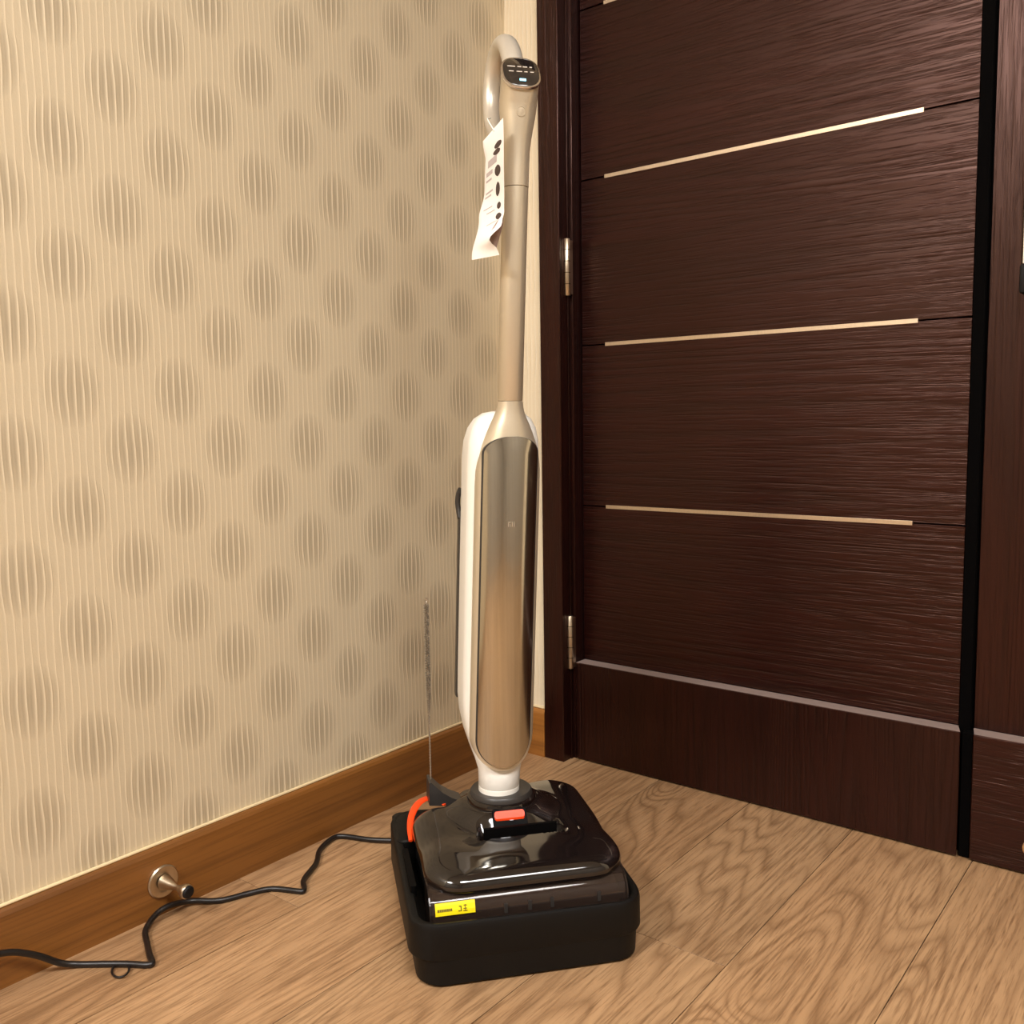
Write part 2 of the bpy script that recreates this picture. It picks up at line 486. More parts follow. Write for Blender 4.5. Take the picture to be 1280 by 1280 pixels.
# kick rail, its right end cut back at a slant
def rail(root, xa, xb, sa, sb):
    L = root.location
    P = [(xa, 0), (xb, 0), (xb+sb, YP), (xb+sb, .056), (xa+sa, .056), (xa+sa, YP)]
    rings = [[(x-L.x, y-L.y, z) for x, y in P] for z in (.003, ZL)]
    V, Fc = loft(rings)
    o = obj('kick_rail', V, Fc, MT['door_v'], root)
    bm = bmesh.new(); bm.from_mesh(o.data)
    bmesh.ops.bevel(bm, geom=list(bm.edges), offset=.0012, segments=1, affect='EDGES')
    bm.to_mesh(o.data); bm.free()
    return o
rail(d1, .147, .8635, 0, -.009)
def ledge(root, xa, xb, sa, sb):
    P = [(xa, .0015), (xb, .0015), (xb+sb, YP-.0005), (xa+sa, YP-.0005)]
    V, Fc = loft([[(x-root.location.x, y-root.location.y, z) for x, y in P] for z in (ZL+.00005, ZL+.0006)])
    obj('ledge_strip', V, Fc, MT['ledge'], root)
ledge(d1, .148, .8625, 0, -.009)
db(d1, 'gap_shade_strip', .8555, .8725, .024, .056, .003, 2.118, MT['gap_dark'])  # dark filler added for the shade in the gap between the leaves
db(d1, 'gap_shade_foot', .8648, .8800, .006, .024, .002, ZL-.001, MT['gap_dark'])  # same shade filler brought forward between the kick rails
# hinges on the left leaf
def hinge(z0, z1):
    h = lathe('hinge', [(0, .0056), (.0012, .0066), (z1-z0-.0012, .0066), (z1-z0, .0056)], (.1400-.15, -.0085-.05, z0), (0, 0, 1), MT['steel'], d1, 20)
    for q in range(1, 5):
        zz = z0 + (z1-z0)*q/5
        lathe('knuckle_gap', [(0, .00675), (.001, .00675)], (.1400-.15, -.0085-.05, zz), (0, 0, 1), MT['gap_dark'], h, 20)
    lm = box_mesh('hinge_plate', .1446-.15, .1464-.15, -.0085-.05, .002-.05, z0+.003, z1-.003, .0004, 1)
    link('hinge_plate', lm, MT['steel'], h)
hinge(.930, 1.0385)
hinge(.1905, .2985)

# right door leaf
d2 = thing('door_2', 'dark brown wooden right door leaf with vertical grain at image edge', 'door', (.88, .05, 0), kind='structure')
db(d2, 'door_core', .868, 1.655, .056, .075, .004, 2.118, MT['gap_dark'])
db(d2, 'stile', .8755, .9995, YP, .056, ZL+.0006, 2.118, MT['door_v'])
for a, b in zip(ZJ[:-1], ZJ[1:]):
    db(d2, 'panel', 1.0005, 1.655, YP, .056, a+.0009, b-.0009, MT['door_h'])
for zj in ZJ[1:-1]:
    db(d2, 'inlay_strip', 1.08, 1.62, YP-.0009, YP+.006, zj-.0036, zj+.0036, MT['inlay'], .0003)
ledge(d2, .8825, 1.655, -.007, 0)
r2 = rail(d2, .8815, 1.655, -.007, 0)
r2.data.materials[0] = MT['door_h']
db(d2, 'meeting_bead', .8730, .8750, .034, .056, .004, 2.118, MT['gap_dark'], .001)
hd = db(d2, 'door_handle', .9175, .962, .022, YP, .9025, 1.16, MT['chrome'], .003)
hl = hd.location.copy()
def hb(name, x0, x1, y0, y1, z0, z1, mat, bev):
    c = Vector((.88, .05, 0)) + hl
    o = link(name, box_mesh(name, x0-c.x, x1-c.x, y0-c.y, y1-c.y, z0-c.z, z1-c.z, bev, 2), mat, hd)
    return o
hb('handle_end_cap', .9202, .966, -.002, YP, .860, .9022, MT['blackr'], .004)
hb('handle_end_cap', .9202, .966, -.002, YP, 1.1605, 1.2, MT['blackr'], .004)
hb('grip_bar', .932, .954, -.012, .004, .885, 1.175, MT['blackr'], .005)
o = lathe('rubber_bumper', [(0, .010), (.004, .011), (.012, .0095), (.016, .006), (.0175, .002)], (.9650, -.0002, .0460), (0, -1, 0), MT['tan'], d2, 20)
o.data.transform(Matrix.Translation((-.88, -.05, 0)))

# ceiling lamps (out of view, they light the room)
for i, (loc, power, rad) in enumerate(LAMPS):
    lt = thing('ceiling_lamp', ['round ceiling lamp nearest the back wall', 'round ceiling lamp nearest the dark doors', 'round ceiling lamp in the middle of the row'][i], 'lamp', (loc[0], loc[1], RZ), group='round ceiling lamps')
    lathe('lamp_housing', [(0, rad+.02), (-.035, rad+.02), (-.04, rad+.01)], (0, 0, 0), (0, 0, 1), MT['white'], lt, 48)
    lathe('lamp_diffuser', [(-.0401, rad), (-.055, rad-.02), (-.062, rad*.6)], (0, 0, 0), (0, 0, 1), MT['lampglow'], lt, 48)
    ld = bpy.data.lights.new('lamp_light', 'AREA'); ld.shape = 'DISK'; ld.size = rad*2; ld.energy = power; ld.color = LIGHT_COL
    lo = bpy.data.objects.new('lamp_light', ld); COL.objects.link(lo); lo.parent = lt; lo.location = (0, 0, -.075)

# ------------------------------------------------------------------ vacuum cleaner
O3 = (.5195, -.6402, 0)
ROT = math.atan2(.7741, .6331)
def L(u, f, z): return Vector((u, -f, z))     # local: x = right, y = back, z = up
AX = -.205
def B(bu, bf, z): return L(.002 + .041*(z-.2) + bu, AX + bf, z)   # along the slightly leaning body

# --- tray the machine stands in
ty = thing('charging_tray', 'black plastic charging tray holding the vacuum cleaner head', 'tray', O3, ROT)
def rr3(u0, u1, f0, f1, r, zf, n=8):
    return [L(u, f, zf(u, f) if callable(zf) else zf) for u, f in rrect(u0, u1, f0, f1, r, n)]
rings = [rr3(-.1385, .1385, -.300, -.003, .03, 0), rr3(-.1435, .1435, -.304, .0025, .034, .004),
         rr3(-.1455, .1455, -.306, .0046, .036, .049)]
V, Fc = loft(rings)
obj('tray_base', V, Fc, MT['black'], ty, True, 40)
def rim(u, f):
    side = sm(-.02, -.065, f)
    h = .0800 + .0022*sm(.02, -.14, u) + .014*side
    if u > .05: h -= .010*sm(-.085, -.12, f)
    return h
def rimd(d): return lambda u, f: rim(u, f) - d
def zs(u, f): return .034 if abs(u) > .10 else .034 + .012*sm(.10, .06, abs(u))
rings = [rr3(-.1485, .1465, -.308, .004, .036, .036), rr3(-.1525, .1505, -.311, .0052, .038, .038),
         rr3(-.1520, .1500, -.311, .0052, .038, rimd(.006)), rr3(-.1500, .1480, -.309, .0035, .036, rimd(.0015)),
         rr3(-.1470, .1450, -.306, .0005, .033, rimd(0)),
         rr3(-.1400, .1400, -.299, -.0045, .028, rimd(.0015)), rr3(-.1370, .1370, -.296, -.0065, .027, rimd(.006)),
         rr3(-.1340, .1340, -.293, -.0085, .026, .030)]
V, Fc = loft(rings, False, True)
obj('tray_rim', V, Fc, MT['black'], ty, True, 40)
# rear-left shoulder of the tray, black strip for shade in the left cavity
V, Fc = loft([rr3(-.148, -.118, -.306, -.205, .012, .05), rr3(-.148, -.118, -.306, -.205, .012, .0935), rr3(-.146, -.120, -.304, -.207, .011, .0955)])
obj('shoulder', V, Fc, MT['black'], ty, True, 40)
V, Fc = loft([rr3(-.1435, -.1355, -.185, -.075, .003, .080), rr3(-.1435, -.1355, -.185, -.075, .003, .0945)])
obj('cavity_shade', V, Fc, MT['pit'], ty)

vac = thing('vacuum_cleaner', 'upright cordless wet-dry vacuum cleaner, champagne and white, on black tray', 'vacuum', O3, ROT)
# --- floor head
V, Fc = loft([rr3(-.118, .122, -.285, -.06, .03, .0305), rr3(-.122, .126, -.288, -.056, .032, .045), rr3(-.122, .126, -.288, -.056, .032, .100)])
hd_ = obj('floor_head', V, Fc, MT['blackr'], vac, True, 40)
# glossy smoked cover as a height field inside a rounded outline
def rpoly(corners, n=10):
    """polygon with filleted corners (convex or concave): [(x, y, r), ...]"""
    out = []; m = len(corners)
    for k in range(m):
        p0, p1, p2 = (Vector(corners[(k+q) % m][:2]) for q in (-1, 0, 1)); r = corners[k][2]
        d0, d1_ = (p0-p1).normalized(), (p2-p1).normalized()
        half = math.acos(max(-1, min(1, d0.dot(d1_))))/2
        t = r/math.tan(half)
        a, b = p1+d0*t, p1+d1_*t
        c = p1+(d0+d1_).normalized()*(r/math.sin(half))
        a0 = math.atan2(a.y-c.y, a.x-c.x); a1 = math.atan2(b.y-c.y, b.x-c.x)
        da = (a1-a0+math.pi) % (2*math.pi) - math.pi
        for q in range(n+1): out.append((c.x+r*math.cos(a0+da*q/n), c.y+r*math.sin(a0+da*q/n)))
    return out
def subdiv(pts, step):
    out = []
    for k in range(len(pts)):
        a, b = Vector(pts[k]), Vector(pts[(k+1) % len(pts)])
        m = max(1, int((b-a).length/step))
        for q in range(m): out.append(tuple(a.lerp(b, q/m)))
    return out
COVER = [(.1385, -.024, .050), (-.1275, -.024, .050), (-.1275, -.243, .042), (-.046, -.243, .007), (-.046, -.318, .016), (.1385, -.318, .052)]
out = subdiv(rpoly(COVER), .009)
SEG = [(out[k], out[(k+1) % len(out)]) for k in range(len(out))]
def edge_dist(u, f):
    best = 1
    for (ax, ay), (bx, by) in SEG:
        dx, dy = bx-ax, by-ay
        t = ((u-ax)*dx+(f-ay)*dy)/(dx*dx+dy*dy)
        t = 0 if t < 0 else (1 if t > 1 else t)
        d = (u-ax-t*dx)**2+(f-ay-t*dy)**2
        if d < best: best = d
    return math.sqrt(best)
NCU, NCF = .004, -.208
def cover_h(u, f, d=None):
    if d is None: d = edge_dist(u, f)
    z = .1275
    z -= .0035*sm(-.09, -.03, f)
    z -= .006*sm(-.26, -.32, f)
    z += .003*math.exp(-((abs(u-.004)-.092)/.025)**2) * sm(-.06, -.12, f)
    r = math.hypot(u-NCU, f-NCF)
    z += .017*sm(.088, .050, r)
    inu = sm(.060, .051, abs(u-.016))
    z -= inu*(.012*sm(-.162, -.138, f) + .020*sm(-.1385, -.1345, f))*sm(-.1155, -.1195, f)
    z -= .004*sm(.045, .07, abs(u-.016))*math.exp(-((f+.135)/.03)**2)
    rd = .022
    if d < rd: z -= rd*.8*(1-math.sqrt(max(0, 1-(1-max(d, 0)/rd)**2)))
    return z
cu, cf = .005, -.17
NR = 56
rings = []
for k in range(NR):
    s_ = ((k+1)/NR)
    s_ = 1-(1-s_)**1.15
    ring = []
    for u, f in out:
        uu, ff = cu+(u-cu)*s_, cf+(f-cf)*s_
        ring.append(L(uu, ff, cover_h(uu, ff, None if k < NR-1 else 0.0)))
    rings.append(ring)
for dd, dz in ((.0006, .003), (.003, .006), (.011, .007)):
    rings.append([L(u+(cu-u)*dd/.13, f+(cf-f)*dd/.13, cover_h(u, f, 0.0) - dz) for u, f in out])
V, Fc = loft(rings, True, False)
cover = obj('head_cover', V, Fc, MT['gloss'], vac, True, 60)
# pocket under the sloping face
V, Fc = loft([rr3(-.036, .068, -.1385, -.1335, .002, .100), rr3(-.036, .068, -.1385, -.1335, .002, .1325)])
obj('grip_pocket', V, Fc, MT['pit'], cover)
# orange release tab on the sloping face, in a dark slot
def slab(name, u0, u1, f0, f1, dz0, dz1, mat, parent, r=.003):
    zc = lambda dz: (lambda u, f: cover_h(u, f) + dz)
    V, Fc = loft([rr3(u0, u1, f0, f1, r, zc(dz0), 4), rr3(u0, u1, f0, f1, r, zc(dz1), 4)])
    return obj(name, V, Fc, mat, parent)
slab('tab_slot', -.020, .029, -.1600, -.1400, -.004, .0034, MT['pit'], cover)
slab('release_tab', -.017, .026, -.1560, -.1490, -.002, .0046, MT['orange'], cover)
# neck collar
c0 = L(NCU, NCF, .146)
col = lathe('neck_collar', [(-.02, .052), (-.002, .0505), (.004, .049), (.006, .046), (.0065, .036)], c0, (0, 0, 1), MT['gloss'], vac, 48)
lathe('collar_ring', [(.0045, .0455), (.0105, .045), (.0130, .043), (.0134, .030)], c0, (0, 0, 1), MT['grey'], col, 48)
# front roller and its smoked clear window
path = [L(-.116, -.046, .069), L(.120, -.046, .069)]
tube('roller', path, .025, MT['roller'], vac, 24)
prof = [(-.060, .1070), (-.046, .1062), (-.036, .1042), (-.0285, .1005), (-.0225, .0945), (-.0190, .0865), (-.0175, .076), (-.0170, .040)]
def window(u0, u1):
    rings = []
    for u in (u0, u1):
        rings.append([L(u, f, z) for f, z in prof] + [L(u, f-.0022, z-.0018) for f, z in reversed(prof)])
    return loft(rings)
V, Fc = window(-.1245, .1285)
win = obj('roller_window', V, Fc, MT['clear'], vac, True, 50)
for u in (-.1265, .1285):
    rings = [[L(uu, f, z) for f, z in [(-.064, .1100), (-.046, .1090), (-.034, .1070), (-.0255, .1025), (-.0195, .0955), (-.0155, .086), (-.0140, .076), (-.0140, .040), (-.064, .040)]] for uu in (u, u+.002)]
    V, Fc = loft(rings)
    obj('end_plate', V, Fc, MT['clear'], win)
# scraper comb behind the window
V, Fc = loft([[L(u, f, z) for f, z in ((-.0205, .074), (-.0205, .0805), (-.0235, .0805), (-.0235, .074))] for u in (-.066, .126)])
obj('scraper_bar', V, Fc, MT['grey'], win)
for u in (-.030, .001, .030, .092):
    V, Fc = loft([[L(u+a, -.0172+b, z) for a, b in ((-.0022, .0), (.0022, .0), (.0022, -.004), (-.0022, -.004))] for z in (.075, .0870)])
    obj('scraper_clip', V, Fc, MT['grey'], win)
# yellow sticker following the lower window
def on_window(u, z, off):
    for (f0, z0), (f1, z1) in zip(prof[:-1], prof[1:]):
        if z1 <= z <= z0:
            t = (z-z0)/(z1-z0); return L(u, f0+(f1-f0)*t+off, z+off*.2)
def patch(name, u0, u1, z0, z1, off, mat, parent, nz=5):
    V = []; Fc = []
    for i in range(nz+1):
        z = z0+(z1-z0)*i/nz
        V += [on_window(u0, z, off), on_window(u1, z, off)]
    n = len(V)
    V += [v + Vector((0, .0006, -.0001)) for v in V[:n]]
    for i in range(nz):
        Fc.append((2*i, 2*i+1, 2*i+3, 2*i+2)); Fc.append((n+2*i+1, n+2*i, n+2*i+2, n+2*i+3))
        Fc.append((2*i, 2*i+2, n+2*i+2, n+2*i)); Fc.append((2*i+1, n+2*i+1, n+2*i+3, 2*i+3))
    Fc.append((0, n, n+1, 1)); Fc.append((2*nz, 2*nz+1, n+2*nz+1, n+2*nz))
    return obj(name, V, Fc, mat, parent)
stk = patch('warning_sticker', -.119, -.069, .0815, .0955, .0012, MT['yellow'], vac)
uu = -.1165
for wd in (.0028, .0022, .0026, .002, .0024, .0026, .002, .0022):
    patch('sticker_text', uu, uu+wd*.8, .0865, .0892, .0016, MT['ink'], stk, 1); uu += wd
for u0, u1, z0, z1 in ((-.0895, -.0865, .0835, .0845), (-.0875, -.0862, .0785, .0842), (-.0905, -.0880, .0785, .0795), (-.0835, -.0795, .0840, .0850), (-.0820, -.0812, .0785, .0855), (-.0838, -.0795, .0808, .0816), (-.0842, -.0790, .0782, .0790)):
    patch('sticker_text', u0, u1, z0+.0065, z1+.0065, .0016, MT['ink'], stk, 1)
# orange strap over the rear-left corner of the head
sp = catmull([L(-.0655, -.268, .1175), L(-.0775, -.283, .1185), L(-.0930, -.292, .1185), L(-.1090, -.279, .1175), L(-.1215, -.250, .1150), L(-.1285, -.218, .1100), L(-.1305, -.190, .1020)], 6)
rad = [(.0020, .0098*(1-.75*i/(len(sp)-1))+.0006) for i in range(len(sp))]
tube('orange_strap', sp, rad, MT['orange'], vac, 12, (0, 0, 1))

# --- white rear shell with the neck
def sect(z, w, fb, ff, r, n=8):
    pts = rrect(-w, w, fb, ff, min(r, w-.0005, (ff-fb)/2-.0005), n)
    return [B(u, f, z) for u, f in pts]
R_ = .0295
rings = [sect(.1575, R_, -R_, R_, R_), sect(.166, R_, -R_, R_, R_), sect(.1662, R_-.0006, -R_+.0006, R_-.0006, R_), sect(.167, R_, -R_, R_, R_),
         sect(.190, .0305, -.031, .0285, .03), sect(.203, .034, -.042, .0265, .030), sect(.220, .040, -.062, .018, .030), sect(.240, .0460, -.081, .008, .030),
         sect(.262, .0500, -.094, .003, .030), sect(.285, .0518, -.100, .002, .030), sect(.32, .0520, -.1015, .0, .030), sect(.50, .0522, -.102, .0, .030),
         sect(.640, .0522, -.102, .0, .030), sect(.662, .0508, -.0995, .0, .030), sect(.680, .0465, -.093, -.001, .030), sect(.693, .0390, -.084, -.003, .029),
         sect(.701, .028, -.072, -.007, .025), sect(.7035, .015, -.058, -.014, .014)]
V, Fc = loft(rings)
shell = obj('rear_shell', V, Fc, MT['white'], vac, True, 50)
# dark rear tank insert seen along the left back edge
rings = [sect(z, w, -.1075, -.0875, .004) for z, w in ((.272, .0505), (.276, .0512), (.545, .0520), (.556, .0515))]
V, Fc = loft(rings)
rt = obj('rear_tank', V, Fc, MT['grey'], vac, True, 50)
cl = catmull([B(-.0500, -.094, .545), B(-.0515, -.098, .556), B(-.0530, -.100, .568), B(-.0525, -.098, .580), B(-.0500, -.094, .588)], 5)
tube('tank_clip', cl, [(.004, .006)]*len(cl), MT['grey'], rt, 10)

# --- champagne front frame and wand
FW = .0448
def front_curve(u): return .010 + .025*(1-min(1, abs(u)/.0475)**2.2)
def frame_w(z):
    if z < .198+FW: return math.sqrt(max(1e-6, FW**2-(.198+FW-z)**2))
    return FW
NS = 24
rings = []
zlist = [.1985, .2005, .204, .209, .216, .224, .233, .243, .26, .35, .45, .55, .600]
for z in zlist:
    w_ = frame_w(z)
    ring = [B(w_*(1-2*i/NS), front_curve(w_*(1-2*i/NS)), z) for i in range(NS+1)]
    ring += [B(-w_, -.004, z), B(-w_*.5, -.004, z), B(w_*.5, -.004, z), B(w_, -.004, z)]
    rings.append(ring)
PR = .0176
PC_ = .010         # wand axis sits this far in front of the body axis
SHO = [(.600, .0448), (.620, .0445), (.632, .0436), (.645, .0415), (.656, .0388), (.667, .0350), (.677, .0312), (.685, .0278), (.693, .0240), (.700, .0210), (.708, .0187), (.716, .0177), (.9, .0176)]
def blend(z):
    if z <= SHO[0][0]: return 0.0
    for (a, wa), (b, wb) in zip(SHO[:-1], SHO[1:]):
        if a <= z <= b: return (FW-(wa+(wb-wa)*(z-a)/(b-a)))/(FW-PR)
    return 1.0
for z in (.610, .620, .626, .632, .6385, .645, .6505, .656, .6615, .667, .672, .677, .681, .685, .689, .693, .6965, .700, .704, .708, .712, .716):
    t = blend(z); w_ = FW + (PR-FW)*t
    ring = []
    for i in range(NS+1):
        a = math.pi*i/NS
        u = w_*math.cos(a)
        fA = front_curve(max(-FW, min(FW, u*FW/w_)))
        fB = PC_ + PR*math.sin(a)
        ring.append(B(w_*((1-t)*(1-2*i/NS)+t*math.cos(a)), (1-t)*front_curve(FW*(1-2*i/NS))+t*fB, z))
    for i in range(1, 5):
        a = math.pi + math.pi*i/5
        tgt = (PR*math.cos(a), PC_ + PR*math.sin(a))
        src = ((-w_, -.5*w_, .5*w_, w_)[i-1], -.004)
        ring.append(B((1-t)*src[0]+t*tgt[0], (1-t)*src[1]+t*tgt[1], z))
    rings.append(ring)
V, Fc = loft(rings)
frame = obj('front_frame', V, Fc, MT['champ'], vac, True, 50)
# smoked mirror tank panel, capsule outline, proud of the frame
PWD = .0378
zb, zt = .2035, .668
def panel_w(z):
    if z < zb+PWD: return math.sqrt(max(1e-7, PWD**2-(zb+PWD-z)**2))
    if z > zt-PWD*.62:
        q = (z-(zt-PWD*.62))/(PWD*.62); return PWD*math.sqrt(max(1e-7, 1-q*q))
    return PWD
zl = [zb+.0003]+[zb+PWD*(1-math.cos(math.pi/2*i/10)) for i in range(1, 11)]+[.35, .45, .55]+[zt-PWD*.62*(1-math.sin(math.pi/2*i/10)) for i in range(0, 10)]+[zt-.0003]
NP = 24
def panel_front(u, z, extra):
    t = blend(z)
    return (1-t)*front_curve(u) + t*(PC_+PR) + extra
def panel_rings(wx, extra, back):
    rings = []
    for z in zl:
        w_ = max(.0008, panel_w(z)-wx)
        ring = [B(w_*(1-2*i/NP), panel_front(w_*(1-2*i/NP), z, extra), z) for i in range(NP+1)]
        ring += [B(-w_+w_*2*i/NP, panel_front(-w_+w_*2*i/NP, z, back), z) for i in range(NP+1)]
        rings.append(ring)
    return rings
V, Fc = loft(panel_rings(-.0018, .0012, -.006))
obj('tank_gasket', V, Fc, MT['grey'], frame, True, 50)
V, Fc = loft(panel_rings(0, .0032, -.004))
tank = obj('water_tank', V, Fc, MT['tank'], vac, True, 50)
for (u0, u1, z0, z1) in ((-.0045, -.0035, .5445, .5515), (-.0045, -.0005, .5505, .5515), (.0010, .0020, .5445, .5515), (.0035, .0045, .5445, .5515), (-.0022, -.0012, .5445, .5485)):
    V, Fc = loft([[B(u, panel_front(u, z, e), z) for u, e in ((u0, .0028), (u1, .0028), (u1, .0036), (u0, .0036))] for z in (z0, z1)])
    obj('logo_mark', V, Fc, MT['mark'], tank)
# wand
def ell(z, a, b, cf_=PC_, n=32, cu_=0.0):
    return [B(cu_+a*math.cos(2*math.pi*i/n), cf_+b*math.sin(2*math.pi*i/n), z) for i in range(n)]
V, Fc = loft([ell(.7165, PR-.0006, PR-.0006), ell(.7175, PR, PR), ell(1.003, PR, PR)])
obj('wand', V, Fc, MT['champ'], vac, True, 50)
# grip: widens upward, its top cut by the slanted display
def grip_a(z): return PR + .0005 + .0085*sm(1.045, 1.125, z)
def grip_b(z): return PR + .0005 + .0065*sm(1.045, 1.125, z)
E_ = math.radians(35)
SC = (PC_+.0165, 1.1485)     # display centre (forward, up)
SLOPE = (-math.sin(E_), math.cos(E_)); NRM = (math.cos(E_), math.sin(E_))
SA, SB = .0255, .0300
n = 40
def grip_c(z): return PC_ + .003*sm(1.02, 1.125, z)
rings = [ell(z, grip_a(z), grip_b(z), grip_c(z), n) for z in (1.0038, 1.005, 1.03, 1.05, 1.065, 1.08, 1.095, 1.105)]
zmax = 1.105
def top_pt(i, scale, lift):
    a = 2*math.pi*i/n
    # superellipse display outline, a pointing to +u, 90 degrees to front/lower
    ca, sa = math.cos(a), math.sin(a)
    ex = 2/2.7
    pu = SA*scale*math.copysign(abs(ca)**ex, ca); pv = -SB*scale*math.copysign(abs(sa)**ex, sa)
    return (pu, SC[0]+SLOPE[0]*pv+NRM[0]*lift, SC[1]+SLOPE[1]*pv+NRM[1]*lift)
base = [(grip_a(zmax)*math.cos(2*math.pi*i/n), grip_c(zmax)+grip_b(zmax)*math.sin(2*math.pi*i/n), zmax) for i in range(n)]
for t in (.3, .6, .85, 1.0):
    ring = []
    for i in range(n):
        p, q = base[i], top_pt(i, 1.0, -.004)
        ring.append(B(p[0]+(q[0]-p[0])*t, p[1]+(q[1]-p[1])*t, p[2]+(q[2]-p[2])*t))
    rings.append(ring)
V, Fc = loft(rings)
grip = obj('grip', V, Fc, MT['champ'], vac, True, 28)
V, Fc = loft([[B(*top_pt(i, s_, l_)) for i in range(n)] for s_, l_ in ((.985, -.0042), (1.035, -.003), (1.045, -.001), (1.03, .0008), (.95, .0012), (.945, .0002))])
obj('display_bezel', V, Fc, MT['chrome'], grip, True, 50)
V, Fc = loft([[B(*top_pt(i, s_, l_)) for i in range(n)] for s_, l_ in ((.93, -.001), (.945, .0008), (.93, .0013))])
disp = obj('display_screen', V, Fc, MT['glass'], vac, True, 50)
def on_disp(name, u0, u1, v0, v1, mat):
    V = []
    for e in (.0010, .0017):
        for u, v in ((u0, v0), (u1, v0), (u1, v1), (u0, v1)):
            V.append(B(u, SC[0]+SLOPE[0]*v+NRM[0]*e, SC[1]+SLOPE[1]*v+NRM[1]*e))
    obj(name, V, [(3, 2, 1, 0), (4, 5, 6, 7), (0, 1, 5, 4), (1, 2, 6, 5), (2, 3, 7, 6), (3, 0, 4, 7)], mat, disp)
for u0, u1 in ((-.0175, -.0070), (-.004, .0015), (.0035, .0095), (.0125, .0160)): on_disp('screen_text', u0, u1, .0095, .0115, MT['scrtxt'])
for u0, u1 in ((-.0165, -.010), (-.006, .0015), (.0045, .0090), (.0125, .0175)): on_disp('screen_text', u0, u1, -.0005, .0012, MT['scrtxt'])
on_disp('status_light', -.0035, .0050, -.0185, -.0140, MT['led'])
# power button on the grip front
def on_grip(u, z, e):
    a, b = grip_a(z), grip_b(z)
    return B(u, grip_c(z) + b*math.sqrt(max(0, 1-(u/a)**2)) + e, z)
ring_o = []
for rr_, e in ((.0066, -.0006), (.0066, .0007), (.0056, .0007), (.0054, .0001), (.003, .0003)):
    ring_o.append([on_grip(rr_*math.cos(2*math.pi*i/24), 1.0965+rr_*math.sin(2*math.pi*i/24), e) for i in range(24)])
V, Fc = loft(ring_o)
obj('power_button', V, Fc, MT['champ'], grip, True, 40)
# loop handle behind the display
lp = catmull([B(0, -.010, 1.145), B(-.001, -.021, 1.178), B(-.003, -.040, 1.205), B(-.005, -.064, 1.2205), B(-.007, -.090, 1.2185), B(-.009, -.110, 1.200), B(-.010, -.118, 1.170),
              B(-.010, -.113, 1.140), B(-.009, -.095, 1.112), B(-.007, -.068, 1.090), B(-.004, -.040, 1.070), B(0, -.006, 1.052)], 7)
m_ = len(lp)
rad = [(.0120, .0150) if i < m_*.62 else (.0120-.003*sm(.62, 1, i/m_), .0150-.0045*sm(.62, 1, i/m_)) for i in range(m_)]
tube('loop_handle', lp, rad, MT['champ_l'], vac, 20, (0, 0, 1))

# ------------------------------------------------------------------ cleaning brush standing at the rear of the tray
cb = thing('cleaning_brush', 'thin wire cleaning brush standing behind the vacuum head', 'brush', O3, ROT)
bp = L(-.0890, -.284, .1225); tp = L(-.0895, -.284, .4245)
N_ = 150
for s_ in (0, 1):
    path = []
    for i in range(N_+1):
        t = i/N_; p = bp.lerp(tp, t); a = t*math.pi*2*34 + math.pi*s_
        path.append(p + Vector((math.cos(a), math.sin(a), 0))*.00085)
    tube('wire_strand', path, .0008, MT['wire'], cb, 6)
lp2 = [tp + Vector((.0022*math.sin(a), 0, .0022-.0022*math.cos(a))) for a in [2*math.pi*i/14 for i in range(15)]]
tube('wire_eye', lp2, .0008, MT['wire'], cb, 6)
V = []; Fc = []
rnd = random.Random(3)
for i in range(2600):
    t = rnd.uniform(.34, .985); p = bp.lerp(tp, t); a = t*math.pi*2*83 + rnd.choice((0, math.pi)) + rnd.uniform(-.25, .25)
    ln = .0037*sm(.30, .62, t)*rnd.uniform(.85, 1.05) + .0006
    d = Vector((math.cos(a), math.sin(a), rnd.uniform(-.12, .12)))
    q = p + d*ln; sd = Vector((-d.y, d.x, 0))*.00026
    k = len(V); V += [p+sd, p-sd, p+Vector((0, 0, .00032)), q+sd, q-sd, q+Vector((0, 0, .00032))]
    Fc += [(k, k+1, k+4, k+3), (k+1, k+2, k+5, k+4), (k+2, k, k+3, k+5), (k+3, k+4, k+5)]
o = obj('bristles', V, Fc, MT['bristle'], cb); o['kind'] = 'stuff'
prf = [(-.094, .118), (-.048, .112), (-.044, .119), (-.060, .1265), (-.074, .136), (-.0905, .153), (-.0935, .152)]
V, Fc = loft([[L(u, f, z) for u, z in prf] for f in (-.300, -.297, -.268, -.265)])
obj('brush_handle', V, Fc, MT['grey'], cb, False)

# ------------------------------------------------------------------ paper leaflet hanging on the grip
lf_ = thing('paper_leaflet', 'curled white printed leaflet hanging from the vacuum handle', 'leaflet', O3, ROT)
HP = .178; z_top = 1.083
def leaf(sx, t, off=0.0):
    """sx 0..1 across, t 0 (top)..1 (bottom); the sheet twists away and flares toward the bottom"""
    z = z_top - HP*t - .022*(1-sx)*(1-sm(0, .35, t)) 
    left = [(.011-.021, 0), (-.0065, .22), (-.0070, .48), (-.0150, .68), (-.0285, 1.0)]
    right = [(.0115, 0), (.0108, .3), (.0120, .55), (.0118, .66), (.0080, .75), (-.0115, .89), (-.0010, .965), (.0006, 1.0)]
    def ip(tab, t):
        for (a, ta), (b, tb) in zip(tab[:-1], tab[1:]):
            if ta <= t <= tb:
                q = (t-ta)/(tb-ta); q = q*q*(3-2*q); return a+(b-a)*q
        return tab[-1][0]
    ul, ur = ip(left, t), ip(right, t)
    u = ul + (ur-ul)*sx
    f = AX + .047 - .030*(1-sx) - .010*math.sin(math.pi*t)*(1-sx) + .012*sm(.6, 1, t)*sx + .004*math.sin(t*7)
    return L(u, f + off, z)
NU, NV = 8, 36
V = []; Fc = []
